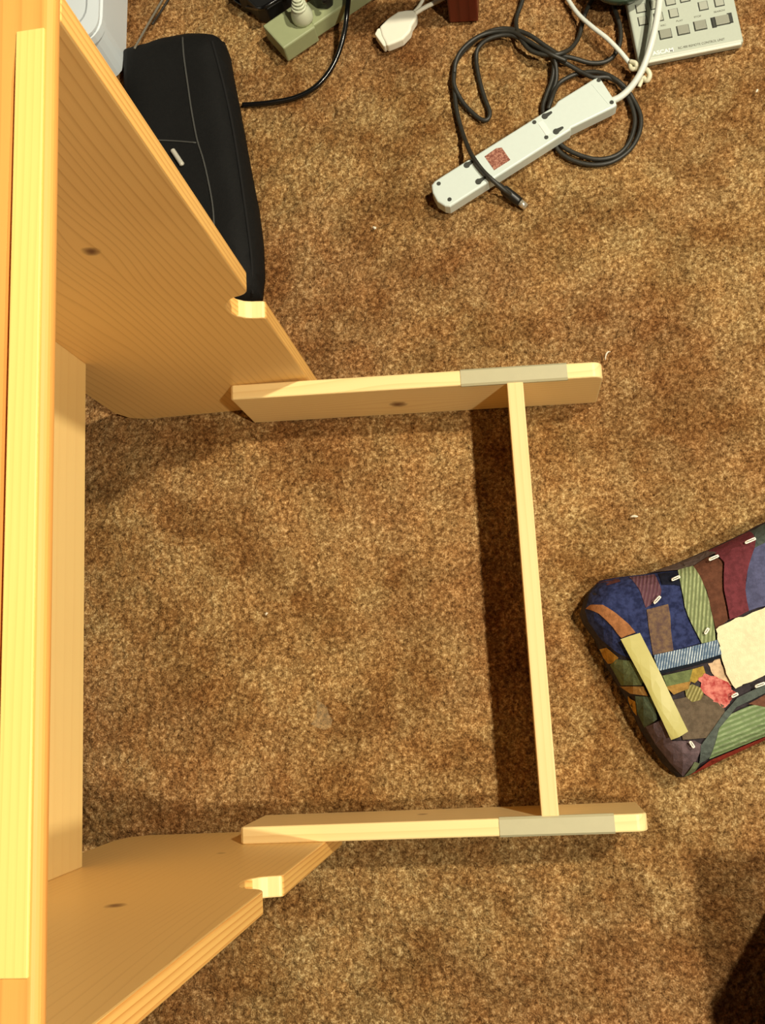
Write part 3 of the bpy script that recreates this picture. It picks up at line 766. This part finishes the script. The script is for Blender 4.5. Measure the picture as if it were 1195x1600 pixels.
m_tw = plain('white_lettering', (250, 250, 244), .5, .01); m_td = plain('grey_lettering', (112, 112, 98), .5, .02)
def lettering(txt, x, y, size, mat, bold=0.0, xs=1.0):
    cu = bpy.data.curves.new('lettering', 'FONT'); cu.body = txt; cu.size = size; cu.extrude = .0001; cu.offset = bold
    t = bpy.data.objects.new('lettering_source', cu); C.objects.link(t)
    bpy.context.view_layer.update()
    me = bpy.data.meshes.new_from_object(t.evaluated_get(bpy.context.evaluated_depsgraph_get()))
    bpy.data.objects.remove(t)
    u, v = uv(x, y); c = A + U * u + V * v + Vector((0, 0, .0002)) - wloc(rem)
    m = Matrix((U * xs, V, Vector((0, 0, 1)))).transposed().to_4x4(); m.translation = c
    me.transform(m); me.materials.clear(); me.materials.append(mat)
    o = bpy.data.objects.new('lettering', me); C.objects.link(o); o.parent = rem; o['label'] = 'white printed lettering' if mat == m_tw else 'grey printed lettering'
lettering('TASCAM', 345, 412, .0080, m_tw, .00022, 1.05)
lettering('RC-900 REMOTE CONTROL UNIT', 560, 362, .0048, m_td, 0, .84)
for x, y, t in [(432, 196, 'REC'), (545, 163, 'PLAY'), (676, 133, 'STOP'), (820, 96, 'SEARCH')]:
    lettering(t, x, y, .0036, m_td, 0, 1.1)
# dark green rounded dish at the top edge
gd = thing('dish', 'dark green rounded dish edge at the top beside the grey remote', 'dish', at(980, -28, .02))
cg = at(974, -27, .042)
bm = bmesh.new(); rows = []
for r, z in [(.020, .0185), (.030, .022), (.040, .033), (.043, .042), (.0415, .044), (.038, .040), (.028, .030), (.010, .028)]:
    rows.append([bm.verts.new((cg.x + math.cos(2 * math.pi * i / 36) * r * 1.0, cg.y + .006 + math.sin(2 * math.pi * i / 36) * r * .8, z)) for i in range(36)])
for i in range(len(rows) - 1):
    for j in range(36): bm.faces.new((rows[i][j], rows[i][(j + 1) % 36], rows[i + 1][(j + 1) % 36], rows[i + 1][j]))
bm.faces.new(rows[0][::-1]); bm.faces.new(rows[-1]); bmesh.ops.recalc_face_normals(bm, faces=bm.faces)
obj('bowl', bm, plain('dark_green_glaze', (50, 66, 50), .25, .1), gd, True)

# ------------------------------------------------------------------ bits on the carpet
m_lint = plain('lint_white', (236, 228, 206), .9)
def lint(px, py, pts, r, label, z=.004, mat=m_lint, name='lint'):
    c = at(px, py, 0); bm = bmesh.new()
    tube(bm, [Vector((c.x + a, c.y + b, z + e)) for a, b, e in pts], r, 6, 4, radii=[r * .6, r, r * 1.2, r, r * .5])
    bmesh.ops.translate(bm, verts=bm.verts, vec=-c)
    me = bpy.data.meshes.new(name); bm.to_mesh(me); bm.free(); me.materials.append(mat)
    o = bpy.data.objects.new(name, me); o.location = c; C.objects.link(o)
    tag(o, label, 'lint')
lint(585, 358, [(-.0015, .001, 0), (0, 0, .001), (.0015, -.001, 0), (.002, .001, 0)], .0014, 'white lint speck on the carpet left of the power strip')
lint(418, 960, [(-.0015, -.001, 0), (0, .001, .0005), (.0015, .001, 0)], .0012, 'white lint speck on the carpet inside the desk feet')
lint(1181, 145, [(-.0012, -.0018, 0), (.0002, 0, .001), (.0012, .002, 0)], .0013, 'white lint speck on the carpet below the grey remote')
lint(990, 808, [(-.004, 0, 0), (-.001, .0004, .001), (.002, 0, .001), (.0045, -.0004, 0)], .0012, 'pale thread on the carpet above the patchwork cushion')
lint(946, 560, [(-.0008, -.003, 0), (-.0006, 0, .002), (.0006, .003, .004), (.003, .0055, .004), (.006, .006, .002)], .0009, 'curled pale thread off the rounded end of the upper desk foot')
k = NT('clear_plastic'); k.b.inputs['Base Color'].default_value = lin((190, 172, 132)); k.b.inputs['Roughness'].default_value = .3; k.b.inputs['Alpha'].default_value = .14
rag_px = [(494, 1094), (503, 1098), (511, 1106), (513, 1116), (519, 1124), (517, 1136), (506, 1141), (494, 1137), (484, 1131), (492, 1124), (495, 1112)]
p0 = at(503, 1118, 0)
poly = [(at(*p, .004).x, at(*p, .004).y) for p in rag_px]
bm = fill_grid(poly, .006)
for v in bm.verts: v.co.z = .0025 + .002 * noise.noise(Vector((v.co.x * 90, v.co.y * 90, 3)))
bmesh.ops.solidify(bm, geom=bm.faces[:], thickness=.0003)
o = obj('plastic_scrap', bm, k.m, None, True, origin=p0)
tag(o, 'small clear plastic scrap on the carpet between the desk feet', 'scrap')

# unseen box added just outside the frame to shade the lower right corner
bx = thing('added_shade_box', 'added unseen brown box that shades the lower right corner of the carpet', 'box', (.43, -.395, 0))
m_cb = plain('cardboard', (150, 112, 72), .85, .1, 30)
obj('shade_box_body', box(.280, .585, -.65, -.225, .001, .27, .002, 2), m_cb, bx)
for s in (0, 1):
    obj('shade_box_flap', box(.282, .583, -.648 + s * .2125, -.4365 + s * .2125, .2702, .2732, .0008, 1), m_cb, bx)
